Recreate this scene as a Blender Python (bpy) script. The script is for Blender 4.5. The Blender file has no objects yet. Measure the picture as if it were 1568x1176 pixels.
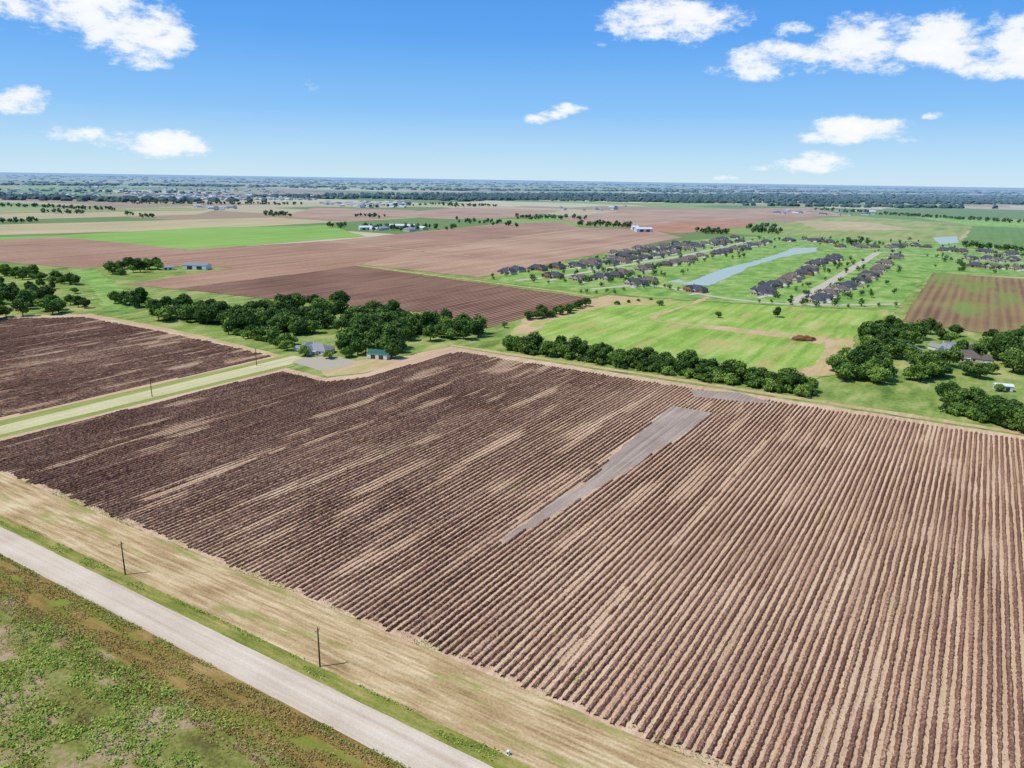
import bpy, math, random
import numpy as np
from mathutils import Matrix, Vector
from mathutils.geometry import delaunay_2d_cdt
rng=np.random.default_rng(7); random.seed(7)
scene=bpy.context.scene
# ------------------------------------------------------------------ camera / survey frame
F=1150.; CH=100.
pitch=math.atan((588-274)/F); roll=math.radians(.88)
fw=np.array([0,math.cos(pitch),-math.sin(pitch)]); r0=np.array([1.,0,0]); u0=np.array([0,math.sin(pitch),math.cos(pitch)])
RR=math.cos(roll)*r0+math.sin(roll)*u0; UU=-math.sin(roll)*r0+math.cos(roll)*u0
def ray(u,v):
    return fw*F+RR*(u-784)-UU*(v-588)
def G(u,v):
    d=ray(u,v); t=-CH/d[2]
    return np.array([d[0]*t,d[1]*t])
cam=bpy.data.cameras.new("camera"); camo=bpy.data.objects.new("camera",cam); scene.collection.objects.link(camo)
M=Matrix(((RR[0],UU[0],-fw[0],0),(RR[1],UU[1],-fw[1],0),(RR[2],UU[2],-fw[2],CH),(0,0,0,1)))
camo.matrix_world=M
cam.sensor_width=36; cam.lens=F/1568*36; cam.clip_start=1; cam.clip_end=200000
scene.camera=camo
scene.view_settings.view_transform='Standard'; scene.view_settings.look='None'; scene.view_settings.exposure=0
vr=ray(1520,288); AZ=math.atan2(vr[0],vr[1])      # crop-row bearing
ca,sa=math.cos(AZ),math.sin(AZ)
def toRF(p): p=np.asarray(p); return np.stack([p[...,0]*ca-p[...,1]*sa, p[...,0]*sa+p[...,1]*ca],-1)
def fromRF(p): p=np.asarray(p); return np.stack([p[...,0]*ca+p[...,1]*sa, -p[...,0]*sa+p[...,1]*ca],-1)

# ------------------------------------------------------------------ mesh helpers
def mesh_np(name,verts,faces,mats,midx=None,smooth=False,link=True):
    verts=np.asarray(verts,np.float32).reshape(-1,3); faces=np.asarray(faces,np.int32)
    me=bpy.data.meshes.new(name); n,k=faces.shape
    me.vertices.add(len(verts)); me.vertices.foreach_set("co",verts.ravel())
    me.loops.add(n*k); me.loops.foreach_set("vertex_index",faces.ravel())
    me.polygons.add(n); me.polygons.foreach_set("loop_start",np.arange(0,n*k,k,dtype=np.int32))
    for m in mats: me.materials.append(m)
    if midx is not None: me.polygons.foreach_set("material_index",np.asarray(midx,np.int32))
    me.update(calc_edges=True)
    me.polygons.foreach_set("use_smooth",np.full(n,smooth,dtype=bool))
    if not link: return me
    o=bpy.data.objects.new(name,me); scene.collection.objects.link(o); return o
def vnoise(x,y,seed=0):
    xi=np.floor(x).astype(np.int64); yi=np.floor(y).astype(np.int64); fx=x-xi; fy=y-yi
    fx=fx*fx*(3-2*fx); fy=fy*fy*(3-2*fy)
    def h(a,b):
        n=(a*374761393+b*668265263+seed*1442695041)&0xffffffff
        n=((n^(n>>13))*1274126177)&0xffffffff
        return ((n^(n>>16))&0xffff)/65535.
    return (h(xi,yi)*(1-fx)+h(xi+1,yi)*fx)*(1-fy)+(h(xi,yi+1)*(1-fx)+h(xi+1,yi+1)*fx)*fy
def inside(px,py,poly):
    res=np.zeros(px.shape,bool); n=len(poly)
    for i in range(n):
        x1,y1=poly[i]; x2,y2=poly[(i+1)%n]
        if y1==y2: continue
        c=((y1>py)!=(y2>py))&(px<(x2-x1)*(py-y1)/(y2-y1)+x1)
        res^=c
    return res
def W(pts): return [G(*p) for p in pts]
def patch(name,pts,z,mat,amp=1.0,world=False):
    P=[np.array(p,float) for p in pts] if world else W(pts)
    out=[]
    for i in range(len(P)):
        a=P[i]; b=P[(i+1)%len(P)]; L=np.linalg.norm(b-a); mid=np.linalg.norm((a+b)/2)
        step=max(2.0,mid/110); n=max(1,min(140,int(L/step)))
        nrm=np.array([-(b-a)[1],(b-a)[0]])/max(L,1e-6); am=amp*max(1,mid/400)*.6
        for k in range(n):
            t=k/n; q=a+(b-a)*t
            if k: q=q+nrm*am*(vnoise(np.array([t*L/(step*2.2)]),np.array([i*7.3]),3)[0]-.5+random.uniform(-.25,.25))*2
            out.append((q[0],q[1]))
    n=len(out)
    vs,es,fs,_,_,_=delaunay_2d_cdt([Vector(p) for p in out],[],[list(range(n))],1,1e-5)
    me=bpy.data.meshes.new(name); me.from_pydata([(p[0],p[1],z) for p in vs],[],[list(f) for f in fs]); me.materials.append(mat); me.update()
    nz=np.zeros(len(me.polygons)*3); me.polygons.foreach_get("normal",nz)
    if nz[2::3].sum()<0: me.flip_normals()
    o=bpy.data.objects.new(name,me); scene.collection.objects.link(o); return o
def strip(name,A,B,z,mat,amp=.4,step=1.5):
    a0,a1=map(np.array,A); b0,b1=map(np.array,B); L=np.linalg.norm(a1-a0); n=int(L/step)+1
    t=np.linspace(0,1,n)[:,None]
    nr=(b0-a0); nr=nr/np.linalg.norm(nr)
    ja=(vnoise(t[:,0]*L/5,t[:,0]*0,5)-.5+.5*(rng.random(n)-.5))*2*amp; jb=(vnoise(t[:,0]*L/6,t[:,0]*0,9)-.5+.5*(rng.random(n)-.5))*2*amp
    a=a0+(a1-a0)*t+nr*ja[:,None]; b=b0+(b1-b0)*t+nr*jb[:,None]
    v=np.zeros((n,2,3)); v[:,0,:2]=a; v[:,1,:2]=b; v[:,:,2]=z
    i=np.arange(n-1)*2; f=np.stack([i,i+1,i+3,i+2],1)
    o=mesh_np(name,v,f,[mat])
    if o.data.polygons[0].normal.z<0: o.data.flip_normals()
    return o
def ribbon(name,pts,width,z,mat,world=False,amp=.2):
    P=[np.array(p,float) for p in pts] if world else W(pts)
    Q=[]
    for i in range(len(P)-1):
        p0=P[max(i-1,0)];p1=P[i];p2=P[i+1];p3=P[min(i+2,len(P)-1)]
        n=max(4,int(np.linalg.norm(p2-p1)/6))
        for k in range(n):
            t=k/n
            Q.append(.5*((2*p1)+(-p0+p2)*t+(2*p0-5*p1+4*p2-p3)*t*t+(-p0+3*p1-3*p2+p3)*t**3))
    Q.append(P[-1]); Q=np.array(Q); T=np.gradient(Q,axis=0); T/=np.linalg.norm(T,axis=1)[:,None]
    Nn=np.stack([-T[:,1],T[:,0]],1); n=len(Q)
    v=np.zeros((n,2,3)); v[:,0,:2]=Q-Nn*(width/2+(rng.random(n)[:,None]-.5)*amp*2); v[:,1,:2]=Q+Nn*(width/2+(rng.random(n)[:,None]-.5)*amp*2); v[:,:,2]=z
    i=np.arange(n-1)*2; f=np.stack([i,i+2,i+3,i+1],1)
    return mesh_np(name,v,f,[mat])

# ------------------------------------------------------------------ materials
def lin(r,g,b,k=1.0):
    f=lambda c:((c/255)/12.92 if c/255<=.04045 else ((c/255+.055)/1.055)**2.4)
    return (f(r)*k,f(g)*k,f(b)*k,1)
class NT:
    def __init__(s,tree): s.t=tree; s.n=tree.nodes; s.l=tree.links
    def node(s,ty,**kw):
        n=s.n.new(ty)
        for k,v in kw.items(): setattr(n,k,v)
        return n
    def put(s,sock,v):
        if isinstance(v,bpy.types.NodeSocket): s.l.new(v,sock)
        else: sock.default_value=v
    def math(s,op,a,b=0.,c=None,clamp=False):
        n=s.node('ShaderNodeMath',operation=op,use_clamp=clamp); s.put(n.inputs[0],a); s.put(n.inputs[1],b)
        if c is not None: s.put(n.inputs[2],c)
        return n.outputs[0]
    def mix(s,fac,a,b,mode='MIX'):
        n=s.node('ShaderNodeMix',data_type='RGBA',blend_type=mode); s.put(n.inputs[0],fac); s.put(n.inputs[6],a); s.put(n.inputs[7],b); return n.outputs[2]
    def noise(s,vec,scale,detail=3,rough=.55):
        n=s.node('ShaderNodeTexNoise'); s.put(n.inputs['Vector'],vec); n.inputs['Scale'].default_value=scale; n.inputs['Detail'].default_value=detail; n.inputs['Roughness'].default_value=rough; return n.outputs[0]
    def ramp(s,fac,stops,interp='LINEAR'):
        n=s.node('ShaderNodeValToRGB'); s.put(n.inputs[0],fac); cr=n.color_ramp; cr.interpolation=interp
        while len(cr.elements)<len(stops): cr.elements.new(.5)
        for e,(p,c) in zip(cr.elements,stops): e.position=p; e.color=c
        return n.outputs[0]
    def vscale(s,vec,sc):
        n=s.node('ShaderNodeVectorMath',operation='MULTIPLY'); s.put(n.inputs[0],vec); n.inputs[1].default_value=sc; return n.outputs[0]
HAZE_TINT=(.22,.34,.46,1)
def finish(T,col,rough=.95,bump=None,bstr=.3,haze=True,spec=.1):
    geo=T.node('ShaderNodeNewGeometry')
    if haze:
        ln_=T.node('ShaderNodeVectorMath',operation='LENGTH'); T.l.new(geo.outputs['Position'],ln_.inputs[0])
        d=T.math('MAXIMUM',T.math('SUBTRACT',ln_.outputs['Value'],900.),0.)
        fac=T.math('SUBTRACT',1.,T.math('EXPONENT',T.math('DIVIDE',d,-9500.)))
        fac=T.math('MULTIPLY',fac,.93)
        col=T.mix(fac,col,HAZE_TINT)  # air haze painted into the base colour, stronger with distance from the origin
    b=T.n['Principled BSDF']; T.put(b.inputs['Base Color'],col); b.inputs['Roughness'].default_value=rough; b.inputs['Specular IOR Level'].default_value=spec
    if bump is not None:
        bn=T.node('ShaderNodeBump'); bn.inputs['Strength'].default_value=bstr; bn.inputs['Distance'].default_value=.3; T.put(bn.inputs['Height'],bump); T.l.new(bn.outputs[0],b.inputs['Normal'])
def newmat(name):
    m=bpy.data.materials.new(name); m.use_nodes=True; return m,NT(m.node_tree)
def rowvec(T):
    geo=T.node('ShaderNodeNewGeometry'); mp=T.node('ShaderNodeMapping'); mp.inputs['Rotation'].default_value=(0,0,AZ)
    T.l.new(geo.outputs['Position'],mp.inputs[0]); return mp.outputs[0]
def landmat(name,dark,mid,light,across=3.,along=50.,big=70.,fine=1.2,wts=(.3,.4,.3),axis='w',period=0,pstr=.25,green=None,gthr=.62,gscale=30.,bump=.0,contrast=1.):
    m,T=newmat(name); v=rowvec(T)
    s=(1/across,1/along,1) if axis=='w' else (1/along,1/across,1)
    n1=T.noise(v,1/big,4); n2=T.noise(T.vscale(v,s),1.,3); n3=T.noise(v,1/fine,3,.7)
    val=T.math('ADD',T.math('ADD',T.math('MULTIPLY',n1,wts[0]),T.math('MULTIPLY',n2,wts[1])),T.math('MULTIPLY',n3,wts[2]))
    if period:
        sp=T.node('ShaderNodeSeparateXYZ'); T.l.new(v,sp.inputs[0])
        x=sp.outputs[0 if axis=='w' else 1]
        sn=T.math('SINE',T.math('MULTIPLY',x,2*math.pi/period))
        val=T.math('ADD',val,T.math('MULTIPLY',sn,pstr*.5))
    val=T.math('ADD',T.math('MULTIPLY',T.math('SUBTRACT',val,.5),2.2*contrast),.5,clamp=True)
    col=T.ramp(val,[(.05,dark),(.5,mid),(.95,light)])
    if green is not None:
        gn=T.noise(T.vscale(v,(1/(gscale*.25),1/gscale,1) if axis=='w' else (1/gscale,1/(gscale*.25),1)),1.,5,.65)
        gf=T.math('MULTIPLY',T.math('SUBTRACT',gn,gthr),9.,clamp=True)
        gcol=T.mix(n3,green,tuple(c*1.6 for c in green[:3])+(1,))
        col=T.mix(T.math('MULTIPLY',gf,.75),col,gcol)
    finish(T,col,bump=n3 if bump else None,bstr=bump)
    return m
def leafmat(name,c1,c2,c3,nscale=.25,objrand=True):
    m,T=newmat(name); geo=T.node('ShaderNodeNewGeometry')
    ri=geo.outputs['Random Per Island']; n=T.noise(geo.outputs['Position'],nscale,2)
    f=T.math('ADD',T.math('MULTIPLY',ri,.5),T.math('MULTIPLY',n,.5))
    if objrand:
        oi=T.node('ShaderNodeObjectInfo'); f=T.math('ADD',f,T.math('MULTIPLY',T.math('SUBTRACT',oi.outputs['Random'],.5),.45),clamp=True)
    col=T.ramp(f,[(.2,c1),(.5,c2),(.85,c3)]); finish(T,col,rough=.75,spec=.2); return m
def plain(name,c,rough=.8,var=.25,sc=.8,haze=True,spec=.2):
    m,T=newmat(name); geo=T.node('ShaderNodeNewGeometry'); n=T.noise(geo.outputs['Position'],sc,3)
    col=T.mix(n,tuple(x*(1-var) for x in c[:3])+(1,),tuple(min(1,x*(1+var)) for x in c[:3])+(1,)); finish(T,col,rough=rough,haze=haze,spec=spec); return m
K=.82
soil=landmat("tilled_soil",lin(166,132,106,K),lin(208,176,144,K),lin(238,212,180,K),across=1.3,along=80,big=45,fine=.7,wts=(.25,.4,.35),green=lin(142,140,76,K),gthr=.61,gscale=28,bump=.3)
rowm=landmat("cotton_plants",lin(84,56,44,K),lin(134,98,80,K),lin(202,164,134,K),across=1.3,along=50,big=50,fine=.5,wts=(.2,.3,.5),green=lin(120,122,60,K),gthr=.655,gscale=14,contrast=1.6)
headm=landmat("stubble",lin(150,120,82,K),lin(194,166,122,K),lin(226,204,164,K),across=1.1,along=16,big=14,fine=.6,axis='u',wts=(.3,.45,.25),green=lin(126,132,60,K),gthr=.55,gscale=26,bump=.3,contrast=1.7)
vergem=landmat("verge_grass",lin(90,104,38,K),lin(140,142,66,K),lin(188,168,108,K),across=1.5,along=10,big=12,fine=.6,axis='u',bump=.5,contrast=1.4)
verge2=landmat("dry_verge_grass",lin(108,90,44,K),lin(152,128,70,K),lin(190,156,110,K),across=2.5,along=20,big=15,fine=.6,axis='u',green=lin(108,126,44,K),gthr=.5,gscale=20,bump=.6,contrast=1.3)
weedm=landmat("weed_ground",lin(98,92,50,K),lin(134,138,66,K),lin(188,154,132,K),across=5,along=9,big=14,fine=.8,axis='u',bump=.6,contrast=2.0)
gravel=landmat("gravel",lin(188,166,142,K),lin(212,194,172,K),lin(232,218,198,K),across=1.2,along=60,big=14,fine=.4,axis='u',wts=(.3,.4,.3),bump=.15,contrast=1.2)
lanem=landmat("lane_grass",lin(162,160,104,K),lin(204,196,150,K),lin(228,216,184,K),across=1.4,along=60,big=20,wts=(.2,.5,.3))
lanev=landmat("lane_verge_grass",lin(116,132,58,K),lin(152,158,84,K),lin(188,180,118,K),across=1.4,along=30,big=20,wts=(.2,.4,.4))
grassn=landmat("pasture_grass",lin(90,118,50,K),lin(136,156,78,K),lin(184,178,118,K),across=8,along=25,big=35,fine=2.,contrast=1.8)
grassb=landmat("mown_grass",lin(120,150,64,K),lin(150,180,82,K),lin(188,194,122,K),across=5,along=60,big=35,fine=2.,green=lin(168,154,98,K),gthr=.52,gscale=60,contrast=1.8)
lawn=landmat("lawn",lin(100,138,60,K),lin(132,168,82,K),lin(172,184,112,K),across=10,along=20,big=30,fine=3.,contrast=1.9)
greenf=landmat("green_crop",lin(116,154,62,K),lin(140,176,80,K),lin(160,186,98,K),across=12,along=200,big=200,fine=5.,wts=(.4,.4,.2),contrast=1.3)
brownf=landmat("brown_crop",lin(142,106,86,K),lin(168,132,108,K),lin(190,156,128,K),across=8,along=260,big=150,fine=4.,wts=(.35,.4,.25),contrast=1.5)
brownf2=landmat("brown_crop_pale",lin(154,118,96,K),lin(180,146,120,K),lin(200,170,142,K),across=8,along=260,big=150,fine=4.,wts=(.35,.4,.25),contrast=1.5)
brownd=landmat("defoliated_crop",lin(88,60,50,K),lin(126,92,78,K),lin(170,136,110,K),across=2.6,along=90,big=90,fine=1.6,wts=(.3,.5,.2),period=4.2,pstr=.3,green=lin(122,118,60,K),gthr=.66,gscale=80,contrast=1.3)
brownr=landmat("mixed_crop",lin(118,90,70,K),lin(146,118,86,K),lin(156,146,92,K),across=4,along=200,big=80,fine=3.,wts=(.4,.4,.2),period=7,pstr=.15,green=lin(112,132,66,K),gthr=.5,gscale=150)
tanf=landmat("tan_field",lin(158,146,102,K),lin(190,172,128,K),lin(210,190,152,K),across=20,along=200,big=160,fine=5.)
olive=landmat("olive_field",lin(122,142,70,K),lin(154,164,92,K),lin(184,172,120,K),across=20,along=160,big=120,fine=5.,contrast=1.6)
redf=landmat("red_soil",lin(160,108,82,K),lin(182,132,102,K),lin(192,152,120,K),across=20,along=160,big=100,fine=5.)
dirt=landmat("bare_dirt",lin(172,144,100,K),lin(198,172,128,K),lin(216,194,154,K),across=2,along=20,big=20,fine=1.2,green=lin(140,156,74,K),gthr=.54,gscale=40,contrast=1.2)
grayp=landmat("compacted_soil",lin(138,120,108,K),lin(168,150,136,K),lin(194,176,160,K),across=1.2,along=60,big=25,fine=.8,wts=(.3,.45,.25),bump=.2,contrast=1.6)
conc=plain("concrete",lin(200,194,184,K),var=.1)
street=plain("street_concrete",lin(196,186,166,K),var=.1)
darkc=landmat("dark_crop",lin(92,122,54,K),lin(112,142,70,K),lin(130,156,86,K),along=300,across=8)
def farland():
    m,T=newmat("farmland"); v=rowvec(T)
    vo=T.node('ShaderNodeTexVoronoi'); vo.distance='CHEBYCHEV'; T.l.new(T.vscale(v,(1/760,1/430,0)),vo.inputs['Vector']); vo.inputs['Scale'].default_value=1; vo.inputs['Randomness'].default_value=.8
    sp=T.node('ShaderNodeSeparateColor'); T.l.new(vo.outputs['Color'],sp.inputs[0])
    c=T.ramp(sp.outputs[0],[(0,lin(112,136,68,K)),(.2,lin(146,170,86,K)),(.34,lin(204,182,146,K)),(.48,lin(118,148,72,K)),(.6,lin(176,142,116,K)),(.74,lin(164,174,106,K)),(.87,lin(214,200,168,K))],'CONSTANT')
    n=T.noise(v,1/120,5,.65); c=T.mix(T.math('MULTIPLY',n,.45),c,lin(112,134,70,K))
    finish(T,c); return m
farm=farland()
# ------------------------------------------------------------------ ground sheets
me=bpy.data.meshes.new("ground"); S=70000
me.from_pydata([(-S,-S,0),(S,-S,0),(S,S,0),(-S,S,0)],[],[(0,1,2,3)]); me.materials.append(farm)
scene.collection.objects.link(bpy.data.objects.new("ground",me))
q=[fromRF(p) for p in [(-900,-300),(600,-300),(700,900),(-700,1000),(-900,700)]]
patch("pasture",q,.03,grassn,0,world=True)
VPy=248.
def ln(y0,x): return y0+(y0-VPy)/1140.*x
def band(name,ya,yb,z,mat,amp,x0=-480,x1=2100,step=1.5):
    return strip(name,(G(x0,ln(ya,x0)),G(x1,ln(ya,x1))),(G(x0,ln(yb,x0)),G(x1,ln(yb,x1))),z,mat,amp,step)
band("field_headland",716,790,.06,headm,.7)
band("road_verge",789,806,.07,vergem,.5)
band("dry_grass_verge",846,905,.08,verge2,1.2)
band("weed_meadow",903,2200,.06,weedm,1.)
road=band("gravel_road",806,848,.10,gravel,.35)
edge=lambda x:ln(722,x)
F1=[(-420,edge(-420)),(1900,edge(1900)),(2300,781),(1568,668),(1240,618),(690,531),(640,541),(560,572),(500,579),(432,562),(-420,774)]
patch("cotton_field_soil",F1,.09,soil,.5)
F2=[(-420,742),(-420,380),(0,484),(132,481),(250,503),(432,546)]
patch("cotton_field_soil",F2,.09,soil,.5)
lane=patch("farm_lane",[(-420,753),(450,545),(470,549),(452,556),(-420,768)],.12,lanem,.25)
patch("lane_verge",[(-420,741),(440,543),(455,544),(-420,755)],.105,lanev,.25)
patch("lane_verge",[(-420,767),(440,556),(452,560),(-420,776)],.105,lanev,.25)
gray=[(1030,622),(1092,633),(1060,655),(985,705),(930,738),(860,782),(775,832),(768,830),(850,765),(905,735),(935,700),(965,675),(1000,645)]
patch("bare_soil_strip",gray,.13,grayp,1.2)
pink=[(1055,597),(1130,601),(1190,620),(1150,617),(1100,612),(1062,608)]
patch("bare_soil_strip",pink,.13,grayp,.8)
def P(n,pts,z,m,a=1.): patch(n,pts,z,m,a)
P("tan_field",[(-300,352),(230,338),(420,333),(520,340),(300,352),(0,360),(-300,372)],.2,tanf)
P("green_field",[(-300,372),(85,361),(300,349),(500,345),(560,362),(290,383),(90,364),(-300,380)],.21,greenf)
P("brown_field",[(-300,382),(90,363),(290,382),(130,412),(0,401),(-300,392)],.22,brownf)
P("brown_field",[(290,382),(505,369),(640,383),(545,408),(270,443),(190,436),(355,410),(170,405),(130,412)],.23,brownf)
P("brown_field",[(505,369),(760,343),(850,340),(885,348),(640,383)],.225,brownf)
P("brown_field",[(545,405),(640,383),(885,348),(1000,353),(1045,364),(735,425)],.24,brownf2)
ribbon("field_track",[(505,369),(640,384),(720,392)],4,.26,tanf)
ribbon("field_track",[(540,408),(640,386),(880,349)],4,.26,brownf)
P("brown_field",[(430,332),(480,318),(640,322),(560,338)],.22,brownf2)
P("pale_field",[(560,330),(700,318),(860,322),(800,333),(700,336)],.23,brownf2)
P("pale_field",[(-200,331),(60,326),(330,322),(300,329),(40,336),(-200,341)],.22,tanf)
P("green_field",[(-200,326),(60,320),(360,317),(330,321),(60,325),(-200,330)],.22,olive)
P("defoliated_field",[(272,443),(548,408),(905,457),(745,503),(640,478),(450,462)],.25,brownd)
ribbon("field_track",[(548,407),(640,419),(735,431),(850,446),(910,455)],5,.27,dirt)
P("pink_field",[(850,335),(960,322),(1240,318),(1300,330),(1160,335),(1000,345),(900,345)],.2,brownf2)
P("red_field",[(940,348),(1070,338),(1160,338),(1150,347),(1040,358)],.25,redf)
P("olive_field",[(1160,347),(1300,330),(1490,345),(1460,372),(1200,364)],.2,olive)
P("pale_field",[(1215,338),(1330,340),(1400,352),(1260,353)],.24,tanf,3)
P("green_field",[(1395,332),(1568,340),(1900,352),(1900,372),(1500,348)],.21,greenf)
P("dark_green_field",[(1490,346),(1900,362),(1900,398),(1470,376)],.22,darkc)
P("subdivision_lawn",[(735,430),(880,398),(1050,368),(1190,360),(1568,380),(1900,400),(1900,436),(1568,424),(1425,418),(1400,445),(1372,474),(1230,470),(1050,460),(900,448)],.23,lawn)
P("mown_field",[(765,525),(800,490),(920,455),(1050,462),(1372,478),(1310,515),(1292,572),(1240,582)],.24,grassb,1.5)
P("mixed_crop_field",[(1428,418),(1568,427),(1900,446),(1900,560),(1568,520),(1380,492)],.26,brownr)
P("dirt_clearing",[(785,512),(800,488),(930,452),(990,458),(1010,466),(930,470),(850,490),(815,512)],.27,dirt,3)
P("dirt_clearing",[(1075,497),(1310,521),(1292,572),(1240,578),(1215,572),(1250,555),(1265,530),(1200,517),(1080,504)],.28,dirt,3)
ribbon("dirt_track",[(1085,455),(1060,466),(1020,478),(1000,490),(1060,498),(1120,504)],5,.3,dirt,amp=1)
ribbon("dirt_track",[(790,515),(860,522),(1000,545),(1220,578)],4,.3,dirt,amp=1)
P("farmyard_pad",[(446,555),(466,548),(520,546),(545,553),(530,562),(490,568)],.14,plain("caliche",lin(182,172,150,K),var=.15),.8)
P("farmyard_pad",[(540,553),(640,543),(560,571),(500,577),(490,566)],.13,dirt,.8)
ribbon("field_edge_track",[(132,481),(250,503),(432,546)],4,.14,dirt,amp=.6)
ribbon("field_edge_track",[(690,529),(900,560),(1240,613),(1568,664),(2000,733)],5,.11,dirt,amp=.8)
ribbon("creek_grass",[(120,410),(150,430),(170,450),(190,475)],22,.2,lawn,amp=3)
ribbon("subdivision_street",[(790,430),(880,420),(960,406),(1050,391),(1150,369)],8,.3,street)
ribbon("subdivision_street",[(1212,464),(1262,437),(1322,401),(1345,386)],10,.3,street)
ribbon("subdivision_street",[(905,443),(1000,438),(1110,457),(1230,467),(1380,466)],7,.31,street)
ribbon("subdivision_street",[(1345,386),(1420,392),(1568,404),(1700,412)],7,.32,street)
wm,T=newmat("pond_water"); b=T.n['Principled BSDF']; b.inputs['Base Color'].default_value=lin(184,196,182,.8); b.inputs['Roughness'].default_value=.35; b.inputs['Specular IOR Level'].default_value=.3
P("pond_water",[(1045,436),(1075,424),(1110,411),(1150,402),(1190,390),(1212,380),(1252,379),(1250,385),(1215,391),(1190,396),(1150,408),(1120,423),(1085,438)],.33,wm,1.5)
P("pond_water",[(1428,364),(1465,362),(1468,372),(1440,375)],.33,wm,.3)
P("pond_water",[(1060,438),(1045,434),(1020,432),(1040,428)],.335,wm,.3)

# ------------------------------------------------------------------ crop rows
vp=[(G(1182,672),G(962,900),1.5),(G(968,902),G(850,1012),1.2),(G(1010,640),G(800,800),1.0),(G(450,690),G(205,760),.9)]
gaps=[]
for a,b_,w_ in vp:
    A=toRF(a);B=toRF(b_); gaps.append(((A[0]+B[0])/2,min(A[1],B[1]),max(A[1],B[1]),w_))
PER=1.8
def crop_rows(name,poly_px,excl,period,seg,h,wd,umin=-480,umax=110):
    poly=[toRF(p) for p in W(poly_px)]; ex=[[toRF(p) for p in W(e)] for e in excl]
    pa=np.array(poly); U=np.arange(umin,min(pa[:,0].max(),umax),period)
    Wv=np.arange(pa[:,1].min(),pa[:,1].max(),seg)
    uu,ww=np.meshgrid(U,Wv,indexing='ij')
    edgej=(vnoise(uu/3,uu*0,21)-.5)*3
    ok=inside(uu,ww+edgej,poly)
    for e in ex: ok&=~inside(uu+(vnoise(uu/4,ww/12,4)-.5)*2,ww,e)
    hh=h*(.85+.3*vnoise(uu/30,ww/40,1))*(.75+.45*rng.random(uu.shape))
    st=vnoise(uu/2.5,ww/22,11)*.6+vnoise(uu/7,ww/34,12)*.4
    hh*=np.clip((.9-st)*3.4,.42,1)
    for gu,g0,g1,gw in gaps:
        hh[(abs(uu-gu)<gw)&(ww>g0)&(ww<g1)&(vnoise(uu/2,ww/6,3)<.7)]*=.2
    jit=(rng.random(uu.shape)-.5)*.18+(vnoise(uu*3,ww/8,15)-.5)*.25
    wj=wd*(.78+.4*rng.random(uu.shape))*np.clip(hh/h*1.5,.55,1.1)
    offs=np.array([-.5,-.2,.2,.5]); zz=np.array([0,.95,1.,0.])
    V=np.zeros(uu.shape+(4,3))
    ux=uu[...,None]+jit[...,None]+wj[...,None]*offs; wx=ww[...,None]+(rng.random(uu.shape+(4,))-.5)*seg*.5
    V[...,:2]=fromRF(np.stack([ux,wx],-1))
    V[...,2]=.085+hh[...,None]*zz*(.82+.36*rng.random(uu.shape+(4,)))
    nr,ns=uu.shape; idx=np.arange(nr*ns*4).reshape(nr,ns,4)
    m=ok[:,:-1]&ok[:,1:]
    fs=[]
    for k in range(3):
        fs.append(np.stack([idx[:,:-1,k][m],idx[:,:-1,k+1][m],idx[:,1:,k+1][m],idx[:,1:,k][m]],1))
    f=np.concatenate(fs); used,inv=np.unique(f,return_inverse=True)
    return mesh_np(name,V.reshape(-1,3)[used],inv.reshape(-1,4),[rowm])
F1r=[(-420,edge(-420)-2),(1900,edge(1900)-8),(2300,792),(1568,674),(1240,624),(700,539),(560,578),(500,585),(432,569),(-420,780)]
crop_rows("cotton_rows",F1r,[gray,pink],PER,.6,.54,1.0)
F2r=[(-420,736),(-420,384),(0,488),(132,486),(250,508),(420,546)]
crop_rows("cotton_rows",F2r,[],2.2,1.2,.46,1.1,umin=-640)

# ------------------------------------------------------------------ leaf-quad scatter
def quads(c,s,nrm=None,up=0.):
    n=len(c)
    if nrm is None: nrm=rng.normal(size=(n,3)); nrm[:,2]=abs(nrm[:,2])+up
    nrm=nrm/np.linalg.norm(nrm,axis=1)[:,None]
    t=np.cross(nrm,rng.normal(size=(n,3))); t/=np.linalg.norm(t,axis=1)[:,None]; b=np.cross(nrm,t)
    s=np.asarray(s).reshape(-1,1)*np.ones((n,1)); k=rng.uniform(.6,1.2,(n,4,1))
    v=np.stack([c+t*s*k[:,0],c+b*s*k[:,1],c-t*s*k[:,2],c-b*s*k[:,3]],1)
    return v.reshape(-1,3),np.arange(n*4).reshape(n,4)
litter=leafmat("dry_leaf",lin(82,56,44,K),lin(138,104,84,K),lin(218,188,156,K),objrand=False)
pl=[toRF(p) for p in W(F1r)]
n=200000; uu=rng.uniform(-330,60,n); ww=108+rng.random(n)**1.5*220
u_=np.round((uu+480)/PER)*PER-480+rng.normal(0,.32,n)
ok=inside(u_,ww,pl)&~inside(u_,ww,[toRF(p) for p in W(gray)])
xy=fromRF(np.stack([u_[ok],ww[ok]],-1)); c=np.column_stack([xy,rng.uniform(.15,.6,ok.sum())])
v,f=quads(c,rng.uniform(.07,.17,len(c))); mesh_np("cotton_leaf_litter",v,f,[litter])
weed=leafmat("weed_leaf",lin(92,118,36,K),lin(136,168,62,K),lin(192,204,98,K),nscale=.12,objrand=False)
dryw=leafmat("dry_weed_leaf",lin(118,88,46,K),lin(162,136,76,K),lin(178,172,94,K),nscale=.12,objrand=False)
wR0=toRF(G(0,905))[1]
nc=36000; u=rng.uniform(-230,70,nc); w=wR0+.5-rng.random(nc)*75
msk=(vnoise(u/12,w/7,31)*.65+vnoise(u/2.5,w/2.5,32)*.35)>.44
u=u[msk];w=w[msk]; k=7
cu=np.repeat(u,k)+rng.normal(0,.4,len(u)*k); cw=np.repeat(w,k)+rng.normal(0,.4,len(u)*k); hz=np.repeat(rng.uniform(.2,.7,len(u)),k)*rng.uniform(.3,1.1,len(u)*k)
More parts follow.
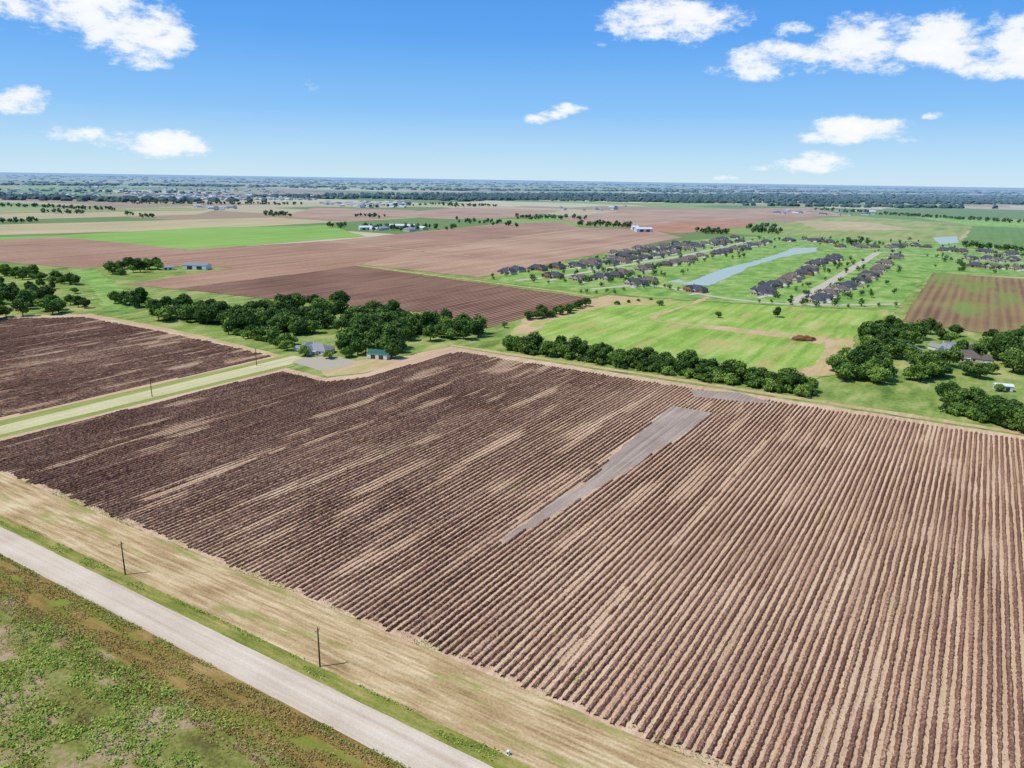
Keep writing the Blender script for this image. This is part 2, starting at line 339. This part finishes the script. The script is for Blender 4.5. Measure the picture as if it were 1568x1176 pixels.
xy=fromRF(np.stack([cu,cw],-1)); v,f=quads(np.column_stack([xy,hz+.06]),rng.uniform(.1,.26,len(cu)),up=1.); mesh_np("meadow_weeds",v,f,[weed])
def tufts(name,ya,yb,n,mat,hmax,thr,s=(.08,.22)):
    a1,a0=toRF(G(0,ya))[1],toRF(G(0,yb))[1]
    u=rng.uniform(-260,70,n); w=rng.uniform(a0,a1,n); m=vnoise(u/7,w/2,len(name))>thr
    xy=fromRF(np.stack([u[m],w[m]],-1)); v,f=quads(np.column_stack([xy,.07+rng.random(m.sum())*hmax]),rng.uniform(*s,m.sum()),up=.6); mesh_np(name,v,f,[mat])
tufts("dry_grass_tufts",851,935,65000,dryw,.5,.3)
tufts("dry_meadow_grass",925,1250,50000,dryw,.45,.6)
tufts("verge_weeds",789,803,10000,weed,.3,.6)
tufts("headland_weeds",716,724,5000,weed,.35,.55)
tufts("road_edge_grass",848,858,9000,weed,.3,.45)

# ------------------------------------------------------------------ trees
bark=plain("bark",(.09,.07,.05,1),var=.3,sc=3)
leafA=leafmat("oak_foliage",lin(44,70,28,.9),lin(72,104,42,.9),lin(116,144,62,.9))
leafB=leafmat("bright_foliage",lin(64,94,34,.9),lin(102,134,52,.9),lin(146,172,80,.9))
def cone(p0,p1,ra,rb,ns,vb):
    p0=np.array(p0,float);p1=np.array(p1,float); d=p1-p0; d/=np.linalg.norm(d); a=np.cross(d,[.3,.9,.1]); a/=np.linalg.norm(a); b=np.cross(d,a)
    an=np.arange(ns)*2*math.pi/ns; ring=np.cos(an)[:,None]*a+np.sin(an)[:,None]*b
    v=np.concatenate([p0+ring*ra,p1+ring*rb]); i=np.arange(ns); j=(i+1)%ns
    return v,np.stack([i,j,j+ns,i+ns],1)+vb
def tree_mesh(name,h,rad,nclump,nleaf,ls,mat,seed,base=.1):
    r=np.random.default_rng(seed); V=[];Fc=[];nb=0
    def add(v,f):
        nonlocal nb; V.append(v);Fc.append(f+0); nb+=len(v)
    top=np.array([r.uniform(-.4,.4),r.uniform(-.4,.4),h*.5]); mid=top*.5+np.array([r.uniform(-.3,.3),0,0])
    for a,b,ra,rb in [((0,0,-.1),mid,.42,.32),(mid,top,.32,.2),(top,top+[0,0,h*.25],.2,.07)]:
        v,f=cone(a,b,ra,rb,8,nb); add(v,f)
    cs=[]
    for i in range(nclump):
        d=r.normal(size=3); d/=np.linalg.norm(d); zc=h*(base+(1-base)/2)
        q=d*np.array([rad,rad,h*.4])*r.uniform(.35,.75); q[:2]*=(1.12-.35*max(0,q[2]/h/.4))
        cs.append(np.array([0,0,zc])+q)
    for cc in cs[:8]:
        s=mid+(top-mid)*r.random(); v,f=cone(s,cc,.13,.04,5,nb); add(v,f)
    nbark=sum(len(f) for f in Fc)
    L=[];Nn=[]
    for cc in cs:
        cr=rad*r.uniform(.26,.46); m=int(nleaf*(cr/rad/.36)**2/nclump)
        d=r.normal(size=(m,3)); d/=np.linalg.norm(d,axis=1)[:,None]
        rr=cr*r.uniform(.6,1.08,(m,1)); L.append(cc+d*rr*[1,1,.8]); Nn.append(d+r.normal(size=(m,3))*.45)
    L=np.concatenate(L);Nn=np.concatenate(Nn); k=L[:,2]>h*.06
    v,f=quads(L[k],r.uniform(ls*.6,ls*1.2,k.sum()),Nn[k]); V.append(v); Fc.append(f+nb)
    F_=np.concatenate(Fc); mi=np.zeros(len(F_),int); mi[nbark:]=1
    return mesh_np(name,np.concatenate(V),F_,[bark,mat],mi,link=False)
protos=[tree_mesh("oak_tree_mesh",12,6.4,24,2600,.5,leafA,1),tree_mesh("oak_tree_mesh",10.5,5.8,20,2200,.48,leafA,2),tree_mesh("oak_tree_mesh",13,6.,22,2400,.5,leafA,3),
        tree_mesh("oak_tree_mesh",9.5,5.2,18,1800,.46,leafB,4),tree_mesh("oak_tree_mesh",8.5,5.4,16,1800,.46,leafB,5,.05),tree_mesh("oak_tree_mesh",11,5.6,20,2200,.48,leafA,6,.04)]
bushp=[tree_mesh("shrub_mesh",5,3.6,12,900,.38,leafB,8,-.1),tree_mesh("shrub_mesh",4.2,3.4,11,800,.38,leafA,9,-.1)]
def put(name,mesh,x,y,s=1,rz=None,sz=None):
    o=bpy.data.objects.new(name,mesh); scene.collection.objects.link(o); o.location=(x,y,0.05); o.rotation_euler=(0,0,random.uniform(0,6.28) if rz is None else rz); o.scale=(s,s,sz or s); return o
def trees_px(pts,smin=.8,smax=1.2,pr=protos,name="oak_tree"):
    for (u_,v_) in pts:
        x,y=G(u_,v_); s=random.uniform(smin,smax); put(name,random.choice(pr),x,y,s,sz=s*random.uniform(.85,1.15))
def line_px(pts,n,jx=4,jy=2):
    out=[];P_=np.array(pts,float); L=np.r_[0,np.cumsum(np.linalg.norm(np.diff(P_,axis=0),axis=1))]
    for i in range(n):
        t=L[-1]*(i+.5)/n; out.append((np.interp(t,L,P_[:,0])+random.uniform(-jx,jx),np.interp(t,L,P_[:,1])+random.uniform(-jy,jy)))
    return out
def area_px(poly,n):
    out=[];a=np.array(poly,float)
    while len(out)<n:
        p=(random.uniform(a[:,0].min(),a[:,0].max()),random.uniform(a[:,1].min(),a[:,1].max()))
        if inside(np.array([p[0]]),np.array([p[1]]),poly)[0]: out.append(p)
    return out
hl=[(768,532),(860,547),(960,561),(1060,575),(1160,591),(1245,604)]
trees_px(line_px(hl,50,6,3),.6,1.1)
trees_px(line_px([(p[0]+4,p[1]-5) for p in hl],28,8,3),.6,.95)
trees_px(line_px([(772,535),(1000,569),(1245,608)],44,7,1.5),.7,1.3,bushp,"shrub")
# farm woodland
trees_px(line_px([(180,462),(240,478),(300,490),(370,500)],28,8,5),.85,1.2)
trees_px(area_px([(240,474),(330,480),(420,480),(490,500),(480,518),(400,512),(300,496),(240,492)],58),.9,1.25)
trees_px(area_px([(380,470),(520,468),(600,485),(620,520),(560,515),(490,505)],50),1.,1.35)
trees_px(area_px([(520,500),(610,490),(620,540),(600,545),(560,535),(530,532)],26),.9,1.3)
trees_px(area_px([(605,495),(700,496),(735,512),(730,522),(620,524)],30),.9,1.2)
trees_px([(400,520),(418,524),(437,530),(385,514),(448,528),(530,547),(548,544),(560,541),(527,539),(440,537),(428,533),(360,508),(350,512),(468,545),(505,549),(600,549),(612,540)],.7,1.)
trees_px(line_px([(360,512),(440,532)],9,3,1),.8,1.2,bushp,"shrub")
trees_px(line_px([(805,491),(860,481),(898,470)],16,4,2),.55,.8)
trees_px([(772,502),(812,486)],.4,.5)
# left woodland
trees_px(area_px([(-120,455),(60,455),(98,470),(92,484),(0,492),(-120,492)],54),.95,1.3)
trees_px(line_px([(-60,415),(0,420),(60,428),(125,438)],34,8,3),.65,1.)
trees_px(line_px([(-80,440),(60,442),(120,450)],10,15,5),.5,.8)
trees_px(line_px([(168,420),(200,414),(240,410)],22,10,5),.8,1.2)
trees_px([(120,470),(130,472),(108,467)],.6,.9)
# right woodland & gardens
trees_px(area_px([(1330,515),(1395,508),(1400,535),(1370,560),(1400,590),(1290,585),(1275,565)],46),.85,1.25)
trees_px(area_px([(1395,555),(1455,560),(1440,585),(1390,588)],14),.8,1.1)
trees_px([(1345,510),(1365,505),(1375,510),(1440,520),(1425,512),(1455,525),(1480,575),(1500,580),(1515,572),(1410,520),(1462,515),(1500,548),(1470,548)],.75,1.05)
trees_px(area_px([(1515,520),(1600,525),(1640,560),(1560,575),(1510,550)],36),.9,1.3)
trees_px(line_px([(1442,618),(1500,634),(1560,655),(1640,672)],30,8,6),.75,1.1)
trees_px(line_px([(1448,630),(1500,643),(1600,668)],24,8,2),.9,1.3,bushp,"shrub")
trees_px([(1550,630),(1580,640),(1100,487),(1190,486),(1010,468),(1470,540),(1530,600)],.45,.7)
trees_px(line_px([(940,468),(1000,458)],4,4,2),.5,.8,bushp,"shrub")
def tree_mass(name,pts,hmin,hmax,mat,per=130,ls=.8):
    VV=[];FF=[];MI=[];nb=0
    for (x,y) in pts:
        h=random.uniform(hmin,hmax); rad=h*random.uniform(.4,.55)
        v,f=cone((x,y,0),(x,y,h*.6),.25,.12,5,nb); VV.append(v);FF.append(f);MI+= [0]*len(f); nb+=len(v)
        k=5; cc=rng.normal(size=(k,3)); cc/=np.linalg.norm(cc,axis=1)[:,None]; cc=cc*[rad*.5,rad*.5,h*.22]+[x,y,h*.55]
        d=rng.normal(size=(per,3)); d/=np.linalg.norm(d,axis=1)[:,None]
        L=cc[rng.integers(0,k,per)]+d*rad*.55*rng.uniform(.6,1.05,(per,1)); L[:,2]=np.maximum(L[:,2],.5)
        v,f=quads(L,rng.uniform(ls*.6,ls*1.2,per)*h/8,d+rng.normal(size=(per,3))*.4); VV.append(v);FF.append(f+nb);MI+=[1]*len(f); nb+=len(v)
    mesh_np(name,np.concatenate(VV),np.concatenate(FF),[bark,mat],MI)
pp=[]
for poly,n in [([(740,428),(900,398),(1050,370),(1190,362),(1210,375),(1100,405),(1000,440),(900,440)],120),
               ([(1140,452),(1200,425),(1280,390),(1400,375),(1400,400),(1380,440),(1360,465),(1230,468)],75),
               ([(1400,372),(1568,382),(1700,395),(1700,425),(1430,415)],110),([(1190,362),(1420,370),(1400,382),(1260,378)],45)]:
    pp+=[G(*p) for p in area_px(poly,n)]
for l,n in [([(880,448),(930,450),(1000,440),(1050,447)],12),([(1150,462),(1240,470),(1380,470)],10)]: pp+=[G(*p) for p in line_px(l,n,4,1.5)]
leafM=leafmat("garden_foliage",lin(46,76,32,.9),lin(70,104,46,.9),lin(102,138,62,.9),objrand=False)
tree_mass("subdivision_trees",pp,3.5,8.,leafM,per=100,ls=.75)
pp=[]
for l,n,j in [([(1145,352),(1195,358)],30,3),([(885,345),(968,347)],40,2),([(700,338),(790,346)],18,3),([(790,335),(900,335)],34,2),([(640,352),(560,350)],10,3),([(405,330),(445,330)],24,2),([(0,342),(60,340)],12,1),
              ([(190,330),(240,335)],10,2),([(505,348),(530,348)],8,2),([(1070,356),(1110,358)],22,1.5),([(1345,328),(1470,336),(1568,342)],80,1),([(1160,350),(1185,347)],10,2),([(680,316),(760,316)],34,1),
              ([(60,325),(130,328)],16,1),([(540,330),(590,333)],10,2),([(1290,372),(1330,375)],8,2),([(1250,322),(1330,326)],30,1.5),([(560,352),(700,350)],18,2),([(1470,378),(1568,386)],16,2),([(100,320),(180,322)],26,.8),([(0,316),(90,318)],26,.8),([(200,312),(460,314)],70,.8),([(560,318),(700,312)],40,1)]:
    pp+=[G(*p) for p in line_px(l,n,5,j)]
tree_mass("distant_tree_line",pp,8,13,leafM,per=80,ls=1.2)
import bmesh
bm=bmesh.new(); bmesh.ops.create_icosphere(bm,subdivisions=2,radius=1); bm.verts.ensure_lookup_table()
IV=np.array([v.co for v in bm.verts]); IF=np.array([[v.index for v in f.verts] for f in bm.faces]); bm.free()
def blobs(name,pts,sx,sz,mat):
    n=len(pts); pts=np.array(pts); V=IV[None]*(1+rng.uniform(-.28,.28,(n,len(IV),1)))
    V=V*np.stack([sx*rng.uniform(.7,1.4,n),sx*rng.uniform(.6,1.2,n),sz],1)[:,None,:]
    V[...,2]=np.maximum(V[...,2],-.3*sz[:,None])+.3*sz[:,None]
    V[...,:2]+=pts[:,None,:]
    f=(IF[None]+np.arange(n)[:,None,None]*len(IV)).reshape(-1,3)
    mesh_np(name,V.reshape(-1,3),f,[mat])
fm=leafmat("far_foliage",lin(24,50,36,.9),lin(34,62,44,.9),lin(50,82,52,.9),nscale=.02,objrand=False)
n=15000; d=np.exp(rng.uniform(math.log(3400),math.log(26000),n)); az=rng.uniform(-.95,.95,n); X=d*np.sin(az);Y=d*np.cos(az)
nz=vnoise(X/2200,Y/380,51)*.75+vnoise(X/500,Y/110,52)*.25
thr=np.interp(d,[3400,4500,7000,26000],[.86,.76,.65,.6])
m=nz>thr
s=np.clip(d[m]*.0024,8,50)*rng.uniform(.6,1.3,m.sum())
blobs("far_woodland",np.stack([X[m],Y[m]],-1),s,rng.uniform(6,10,m.sum()),fm)
fp=[]
for poly,n in [([(700,297),(1568,300),(1800,305),(1800,314),(1400,313),(1050,311),(900,308),(700,304)],2300),([(380,302),(560,298),(760,298),(900,305),(720,309),(560,304),(480,306)],500),
               ([(480,290),(1568,295),(1568,296),(700,292)],220),([(-100,281),(520,286),(520,287),(-100,283)],150),([(0,300),(200,306),(420,309),(200,310),(0,306)],130),([(1100,314),(1340,316),(1560,320),(1300,318)],70)]:
    fp+=[G(*p) for p in area_px(poly,n)]
fp=np.array(fp); dd=np.linalg.norm(fp,axis=1)
blobs("forest",fp,np.clip(dd*.003,14,60),rng.uniform(8,14,len(fp)),fm)

# ------------------------------------------------------------------ buildings
roofD=plain("dark_shingles",lin(78,80,90,K),var=.2,sc=.6); roofB=plain("brown_shingles",lin(112,100,96,K),var=.2,sc=.6); roofG=plain("gray_shingles",lin(148,150,156,K),var=.15)
brickR=plain("red_brick",lin(166,124,104,K),var=.15,sc=2); brickT=plain("tan_brick",lin(214,198,176,K),var=.15,sc=2); whitew=plain("white_siding",lin(226,224,216,K),var=.06)
glass=plain("window_glass",(.03,.04,.05,1),rough=.15,spec=.5); trim=plain("white_trim",(.7,.7,.68,1),var=.05); metalw=plain("white_metal",lin(224,228,230,K),var=.06,rough=.4,spec=.5); metalb=plain("blue_metal",lin(130,148,168,K),var=.1,rough=.5); metalg=plain("green_metal",lin(48,106,88,K),var=.1,rough=.5)
class MB:
    def __init__(s): s.v=[];s.f=[];s.m=[]
    def add(s,v,f,m):
        n=len(s.v); s.v+=[tuple(map(float,p)) for p in v]; s.f+=[[i+n for i in q] for q in f]; s.m+=[m]*len(f)
    def box(s,x0,x1,y0,y1,z0,z1,m):
        s.add([(x0,y0,z0),(x1,y0,z0),(x1,y1,z0),(x0,y1,z0),(x0,y0,z1),(x1,y0,z1),(x1,y1,z1),(x0,y1,z1)],[(0,3,2,1),(4,5,6,7),(0,1,5,4),(1,2,6,5),(2,3,7,6),(3,0,4,7)],m)
    def hip(s,x0,x1,y0,y1,z,h,m,ov=.5,gable=False,mw=0):
        x0-=ov;x1+=ov;y0-=ov;y1+=ov
        if x1-x0>=y1-y0:
            i=0.01 if gable else (y1-y0)/2; a=(x0+i,(y0+y1)/2,z+h); b=(x1-i,(y0+y1)/2,z+h)
            v=[(x0,y0,z),(x1,y0,z),(x1,y1,z),(x0,y1,z),a,b]; s.add(v,[(0,1,5,4),(2,3,4,5)],m); s.add(v,[(1,2,5),(3,0,4)],mw if gable else m); s.add(v,[(0,3,2,1)],m)
        else:
            i=0.01 if gable else (x1-x0)/2; a=((x0+x1)/2,y0+i,z+h); b=((x0+x1)/2,y1-i,z+h)
            v=[(x0,y0,z),(x1,y0,z),(x1,y1,z),(x0,y1,z),a,b]; s.add(v,[(1,2,5,4),(3,0,4,5)],m); s.add(v,[(0,1,4),(2,3,5)],mw if gable else m); s.add(v,[(0,3,2,1)],m)
    def mesh(s,name,mats):
        me=bpy.data.meshes.new(name); me.from_pydata(s.v,[],s.f)
        for q in mats: me.materials.append(q)
        me.polygons.foreach_set("material_index",s.m); me.update(); return me
def house(kind,wall,roof):
    b=MB()  # 0 wall 1 roof 2 glass 3 trim
    b.box(-11,9,-6,6,0,3.1,0); b.hip(-11,9,-6,6,3.1,4.6,1)
    b.box(-9,-2,-10,-6.002,0,3.1,0); b.hip(-9,-2,-10,-1,3.12,3.2,1,gable=(kind!=1),mw=0)
    if kind==0: b.box(9.002,16,-8,3,0,3.0,0); b.hip(9.0,16,-8,3,3.02,3.0,1)
    elif kind==1: b.box(2,9,-9,-6.002,0,3.,0); b.hip(2,9,-9,0,3.13,3.4,1); b.box(4,12,6.002,11,0,2.9,0); b.hip(4,12,3,11,3.14,2.9,1)
    else: b.box(-16,-11.002,-4,9,0,3.,0); b.hip(-16,-10,-4,9,3.02,2.8,1,gable=True); b.box(1,7,6.002,10,0,2.8,0); b.hip(1,7,2,10,3.15,2.2,1)
    for x in (-8,-4.8): b.box(x,x+1.4,-10.05,-9.99,.8,2.4,2)
    b.box(-.6,.6,-6.06,-6.0,0,2.3,3)
    for x in (-9.,-5.5,-1.5,3.): b.box(x,x+1.5,5.99,6.05,.8,2.4,2)
    b.box(3.,4.6,-6.05,-5.99,.8,2.4,2) if kind!=1 else b.box(4,7.5,-9.05,-8.99,.1,2.4,3)
    if kind==0: b.box(10,15,-8.06,-7.99,.1,2.4,3)
    b.box(-7,-6.2,1.5,2.3,3.5,8.3,0)
    b.box(-2,1.5,-8.2,-6.01,2.75,2.95,3); b.box(-1.9,-1.7,-8.1,-7.9,0,2.75,3); b.box(1.2,1.4,-8.1,-7.9,0,2.75,3)
    return b.mesh("house_mesh",[wall,roof,glass,trim])
hm=[house(k,w_,r_) for k in range(3) for w_,r_ in ((brickT,roofD),(brickR,roofD),(brickT,roofB))]
def put_house(u_,v_,rz,s=1.,mesh=None,name="brick_house"):
    x,y=G(u_,v_); o=put(name,mesh or random.choice(hm),x,y,s,rz); o.location.z=.25
    return x,y
drive=MB(); taken=[]
for l,n in [([(765,419),(880,409),(960,393),(1050,378),(1130,365)],24),([(845,427),(910,430),(965,418),(1030,404),(1100,389),(1180,372)],26),([(880,414),(960,400),(1060,383),(1140,368)],16),([(965,437),(1000,433)],3),([(1062,446),(1095,448)],2),
            ([(1160,454),(1185,439),(1215,427),(1250,407),(1290,393)],18),([(1247,464),(1295,444),(1325,428),(1355,408),(1380,392)],19),([(1485,407),(1560,414)],7),([(1440,384),(1600,394)],12),([(1285,379),(1425,379)],14),([(1200,368),(1290,371)],7),([(1480,398),(1560,402)],6),([(880,405),(960,386),(1060,371)],10)]:
    for (a,b_) in line_px(l,n,2.5,1.8):
        g=G(a,b_)
        if any(np.linalg.norm(g-t)<21.5 for t in taken): continue
        taken.append(g)
        rz=-AZ+random.choice([0,0,math.pi])+random.uniform(-.25,.25)
        sc=random.uniform(.72,.92); x,y=put_house(a,b_,rz,sc)
        c_,s_=math.cos(rz),math.sin(rz); zd=.34+len(taken)*.0015; T2=lambda px,py:(x+c_*px-s_*py,y+s_*px+c_*py,zd)
        drive.add([T2(3.2,-25),T2(7.5,-25),T2(8.5,-8.2),T2(3.2,-8.2)],[(0,1,2,3)],0)
print("houses",len(taken))
o=bpy.data.objects.new("driveway",drive.mesh("driveway",[conc])); scene.collection.objects.link(o)
def shed(L,Wd,h,rh,wall,roof,door=True):
    b=MB(); b.box(-L/2,L/2,-Wd/2,Wd/2,0,h,0); b.hip(-L/2,L/2,-Wd/2,Wd/2,h,rh,1,ov=.3,gable=True,mw=0)
    if door: b.box(-L*.3,-L*.08,-Wd/2-.05,-Wd/2+.01,0,h*.8,2); b.box(L*.1,L*.32,-Wd/2-.05,-Wd/2+.01,0,h*.8,2)
    b.box(L/2-.01,L/2+.05,-1.,1.,0,2.2,3); b.box(L*.38,L*.44,-Wd/2-.05,-Wd/2+.01,1,2.,3)
    return b.mesh("shed_mesh",[wall,roof,glass,trim])
fh=house(2,whitew,roofG)
put_house(490,541,-.35,.75,fh,"farmhouse"); put_house(472,534,1.2,.5,fh,"farmhouse")
put_house(582,548,-.3,.9,shed(14,9,3.2,2,whitew,metalg),"green_roof_shed")
put_house(302,412,-.1,.9,shed(30,14,5,2.,metalw,metalb),"metal_barn"); put_house(258,413,.3,.8,shed(14,9,3.5,2,metalw,roofG),"metal_barn")
put_house(612,350,.1,1,shed(60,20,6,3,metalw,metalw),"metal_barn"); put_house(560,352,.4,1,shed(25,14,5,3,metalw,metalw),"metal_barn"); put_house(985,355,.2,1,shed(34,16,6,3,metalw,metalw),"metal_barn"); put_house(972,352,.2,1,shed(14,12,6,3,metalw,metalw),"metal_barn")
put_house(1388,541,.5,.8,fh,"farmhouse"); put_house(1480,552,-.4,.8,hm[2],"brick_house"); put_house(1455,537,.2,.7,fh,"farmhouse"); put_house(1535,598,-.3,1,shed(8,4,2.6,1,metalw,metalw),"white_shed")
put_house(1490,540,1.,.7,hm[4],"brick_house"); put_house(1405,556,-.2,1,shed(9,6,2.8,1.4,whitew,roofG),"white_shed")
tb=MB()
tp=[]
for poly,n in [([(0,292),(150,286),(420,290),(500,300),(300,306),(80,304),(0,300)],280),([(200,296),(480,300),(480,307),(230,306)],280),([(-200,290),(60,288),(60,300),(-200,302)],60),([(480,310),(620,308),(640,318),(520,318)],60),([(850,318),(960,316),(960,322),(850,323)],14),
               ([(1180,322),(1340,323),(1340,330),(1190,330)],26),([(1000,300),(1568,306),(1568,310),(1000,306)],50),([(0,275),(700,280),(700,284),(0,279)],70),([(1100,290),(1568,294),(1568,298),(1100,296)],50),([(560,345),(660,350),(640,354),(560,356)],10),([(300,315),(370,318),(350,322),(300,322)],14)]:
    tp+=area_px(poly,n)
for p in tp:
    x,y=G(*p); d=math.hypot(x,y); s=random.uniform(.8,1.3)*min(2.2,max(1,d/4500)); a=random.choice([0,1.57])-AZ+random.uniform(-.2,.2); t=MB(); L,Wd,h=10*s,6*s,3.2*s
    t.box(-L,L,-Wd,Wd,0,h,random.choice([0,0,1])); t.hip(-L,L,-Wd,Wd,h,2.6*s,random.choice([2,3,3,4]),gable=True)
    c_,s_=math.cos(a),math.sin(a); n0=len(tb.v)
    tb.v+=[(x+c_*q[0]-s_*q[1],y+s_*q[0]+c_*q[1],q[2]) for q in t.v]; tb.f+=[[i+n0 for i in q] for q in t.f]; tb.m+=t.m
o=bpy.data.objects.new("distant_town",tb.mesh("distant_town",[whitew,brickT,roofD,roofG,metalw])); scene.collection.objects.link(o)

# ------------------------------------------------------------------ dirt mound, utility poles, pedestal
x,y=G(1231,521)
bm=bmesh.new(); bmesh.ops.create_icosphere(bm,subdivisions=4,radius=1)
for v_ in bm.verts:
    k=1+.5*(vnoise(np.array([v_.co.x*3+9]),np.array([v_.co.y*3+v_.co.z*2]),5)[0]-.5); v_.co=Vector((v_.co.x*8*k,v_.co.y*5*k,max(-.1,v_.co.z*3.2*k+random.uniform(-.15,.15))))
me=bpy.data.meshes.new("dirt_mound"); bm.to_mesh(me); bm.free(); me.materials.append(plain("mound_soil",lin(126,84,58,K),var=.4,sc=.7)); o=bpy.data.objects.new("dirt_mound",me); o.location=(x,y,.1); scene.collection.objects.link(o)
wood=plain("pole_wood",(.05,.04,.032,1),var=.3,sc=4)
def pole_mesh(h):
    V=[];Fc=[];nb=0
    for a,b_,ra,rb,ns in [((0,0,-.2),(0,0,h*.5),.19,.16,10),((0,0,h*.5),(0,0,h),.16,.12,10),((-.7,.16,h-.7),(.7,.16,h-.7),.07,.07,4),((-.6,.16,h-.63),(-.6,.16,h-.4),.05,.04,6),((.6,.16,h-.63),(.6,.16,h-.4),.05,.04,6),((0,0,h),(0,0,h+.25),.05,.04,6),((-.5,.1,h-.7),(0,.1,h-1.3),.03,.03,4),((.5,.1,h-.7),(0,.1,h-1.3),.03,.03,4)]:
        v,f=cone(a,b_,ra,rb,ns,nb); V.append(v);Fc.append(f);nb+=len(v)
    return mesh_np("utility_pole_mesh",np.concatenate(V),np.concatenate(Fc),[wood],link=False)
pm=pole_mesh(9.3)
for p in [(192,880),(490,1021),(-60,778),(233,608),(393,560)]:
    x,y=G(*p); put("utility_pole",pm,x,y,1,-AZ+(math.pi/2 if p[1]>700 else 0))
b=MB(); b.box(-.35,.35,-.35,.35,.0,.12,0); b.box(-.28,.28,-.26,.26,.12,1.0,0); b.add([(-.33,-.31,1.0),(.33,-.31,1.0),(.33,.31,1.0),(-.33,.31,1.0),(-.28,-.2,1.14),(.28,-.2,1.14),(.28,.2,1.2),(-.28,.2,1.2)],[(0,3,2,1),(4,5,6,7),(0,1,5,4),(1,2,6,5),(2,3,7,6),(3,0,4,7)],0); b.box(-.2,.2,-.275,-.258,.3,.85,1)
x,y=G(778,1156); put("utility_box",b.mesh("utility_box",[trim,metalg]),x,y,.8,-AZ)

# ------------------------------------------------------------------ light & sky
SEL=math.radians(58); SAZ=math.radians(-105)
sd=Vector((math.sin(SAZ)*math.cos(SEL),math.cos(SAZ)*math.cos(SEL),math.sin(SEL)))
sun=bpy.data.lights.new("sun","SUN"); sun.energy=4.4; sun.angle=math.radians(.5); sun.color=(1,.95,.86); so=bpy.data.objects.new("sun",sun); so.rotation_euler=sd.to_track_quat('Z','Y').to_euler(); so.location=(0,0,500); scene.collection.objects.link(so)
wd=bpy.data.worlds.new("World"); scene.world=wd; wd.use_nodes=True; T=NT(wd.node_tree); bg=T.n['Background']
sky=T.node('ShaderNodeTexSky'); sky.sky_type='NISHITA'; sky.sun_disc=False; sky.sun_elevation=SEL; sky.sun_rotation=SAZ; sky.air_density=1.; sky.dust_density=.4; sky.ozone_density=1.5
tc=T.node('ShaderNodeTexCoord'); sp=T.node('ShaderNodeSeparateXYZ'); T.l.new(tc.outputs['Generated'],sp.inputs[0])
Z=sp.outputs[2]; AZn=T.math('ARCTAN2',sp.outputs[0],sp.outputs[1])
grad=T.ramp(T.math('MULTIPLY',Z,2.5,clamp=True),[(0,(.62,.82,.95,1)),(.06,(.50,.76,.97,1)),(.2,(.25,.56,.98,1)),(.42,(.10,.38,.92,1)),(.65,(.07,.29,.80,1)),(1,(.08,.26,.62,1))])
gn=T.node('ShaderNodeVectorMath',operation='SCALE'); T.l.new(grad,gn.inputs[0]); gn.inputs['Scale'].default_value=10.
skyc=T.mix(.9,sky.outputs[0],gn.outputs[0])
mp=T.vscale(tc.outputs['Generated'],(1,1,2.0))
n1=T.noise(mp,20.,9,.68)
clouds=[(140,8,80,36,1),(205,40,66,36,1),(250,66,36,20,.95),(215,96,46,12,.5),(10,15,65,36,.5),(18,152,40,20,.95),(105,203,40,11,.9),(248,222,72,18,1),(824,182,24,8,.85),(845,174,24,8,.95),(868,166,30,8,.95),(960,42,60,15,.7),(1030,32,100,28,1),(1160,105,58,16,.95),(1215,85,80,20,1),(1320,68,95,34,1),(1440,68,110,34,1),(1560,85,90,27,1),(1310,198,60,17,1),(1242,211,24,9,.85),(1250,250,50,15,1),(1170,257,24,6,.75),(1110,272,22,5,.75),(1435,177,18,6,.65),(1230,45,42,15,.55),(475,128,18,18,.2),(910,68,30,10,.35),(1400,215,30,7,.3)]
msk=None
for (cu,cv,a,b_,s) in clouds:
    d=ray(cu,cv); d=d/np.linalg.norm(d); az0=math.atan2(d[0],d[1]); zz=d[2]
    dx=T.math('MULTIPLY',T.math('SUBTRACT',AZn,az0),1190./a/1.1); dz=T.math('MULTIPLY',T.math('SUBTRACT',Z,zz),1190./b_/1.1)
    mm=T.math('SUBTRACT',s,T.math('ADD',T.math('MULTIPLY',dx,dx),T.math('MULTIPLY',dz,dz)))
    msk=mm if msk is None else T.math('MAXIMUM',msk,mm)
msk=T.math('MAXIMUM',msk,-1.5)
dens=T.math('ADD',T.math('MULTIPLY',msk,1.),T.math('MULTIPLY',T.math('SUBTRACT',n1,.5),4.2))
al=T.ramp(T.math('MULTIPLY',dens,.85,clamp=True),[(.0,(0,0,0,1)),(.8,(1,1,1,1))],'EASE')
cc=T.ramp(T.math('MULTIPLY',dens,.5,clamp=True),[(0,(8.,8.9,9.9,1)),(.6,(9.6,9.8,10.,1)),(1,(10.4,10.4,10.4,1))])
fin=T.mix(T.math('MULTIPLY',al,.97),skyc,cc)
T.l.new(fin,bg.inputs[0]); bg.inputs[1].default_value=.1
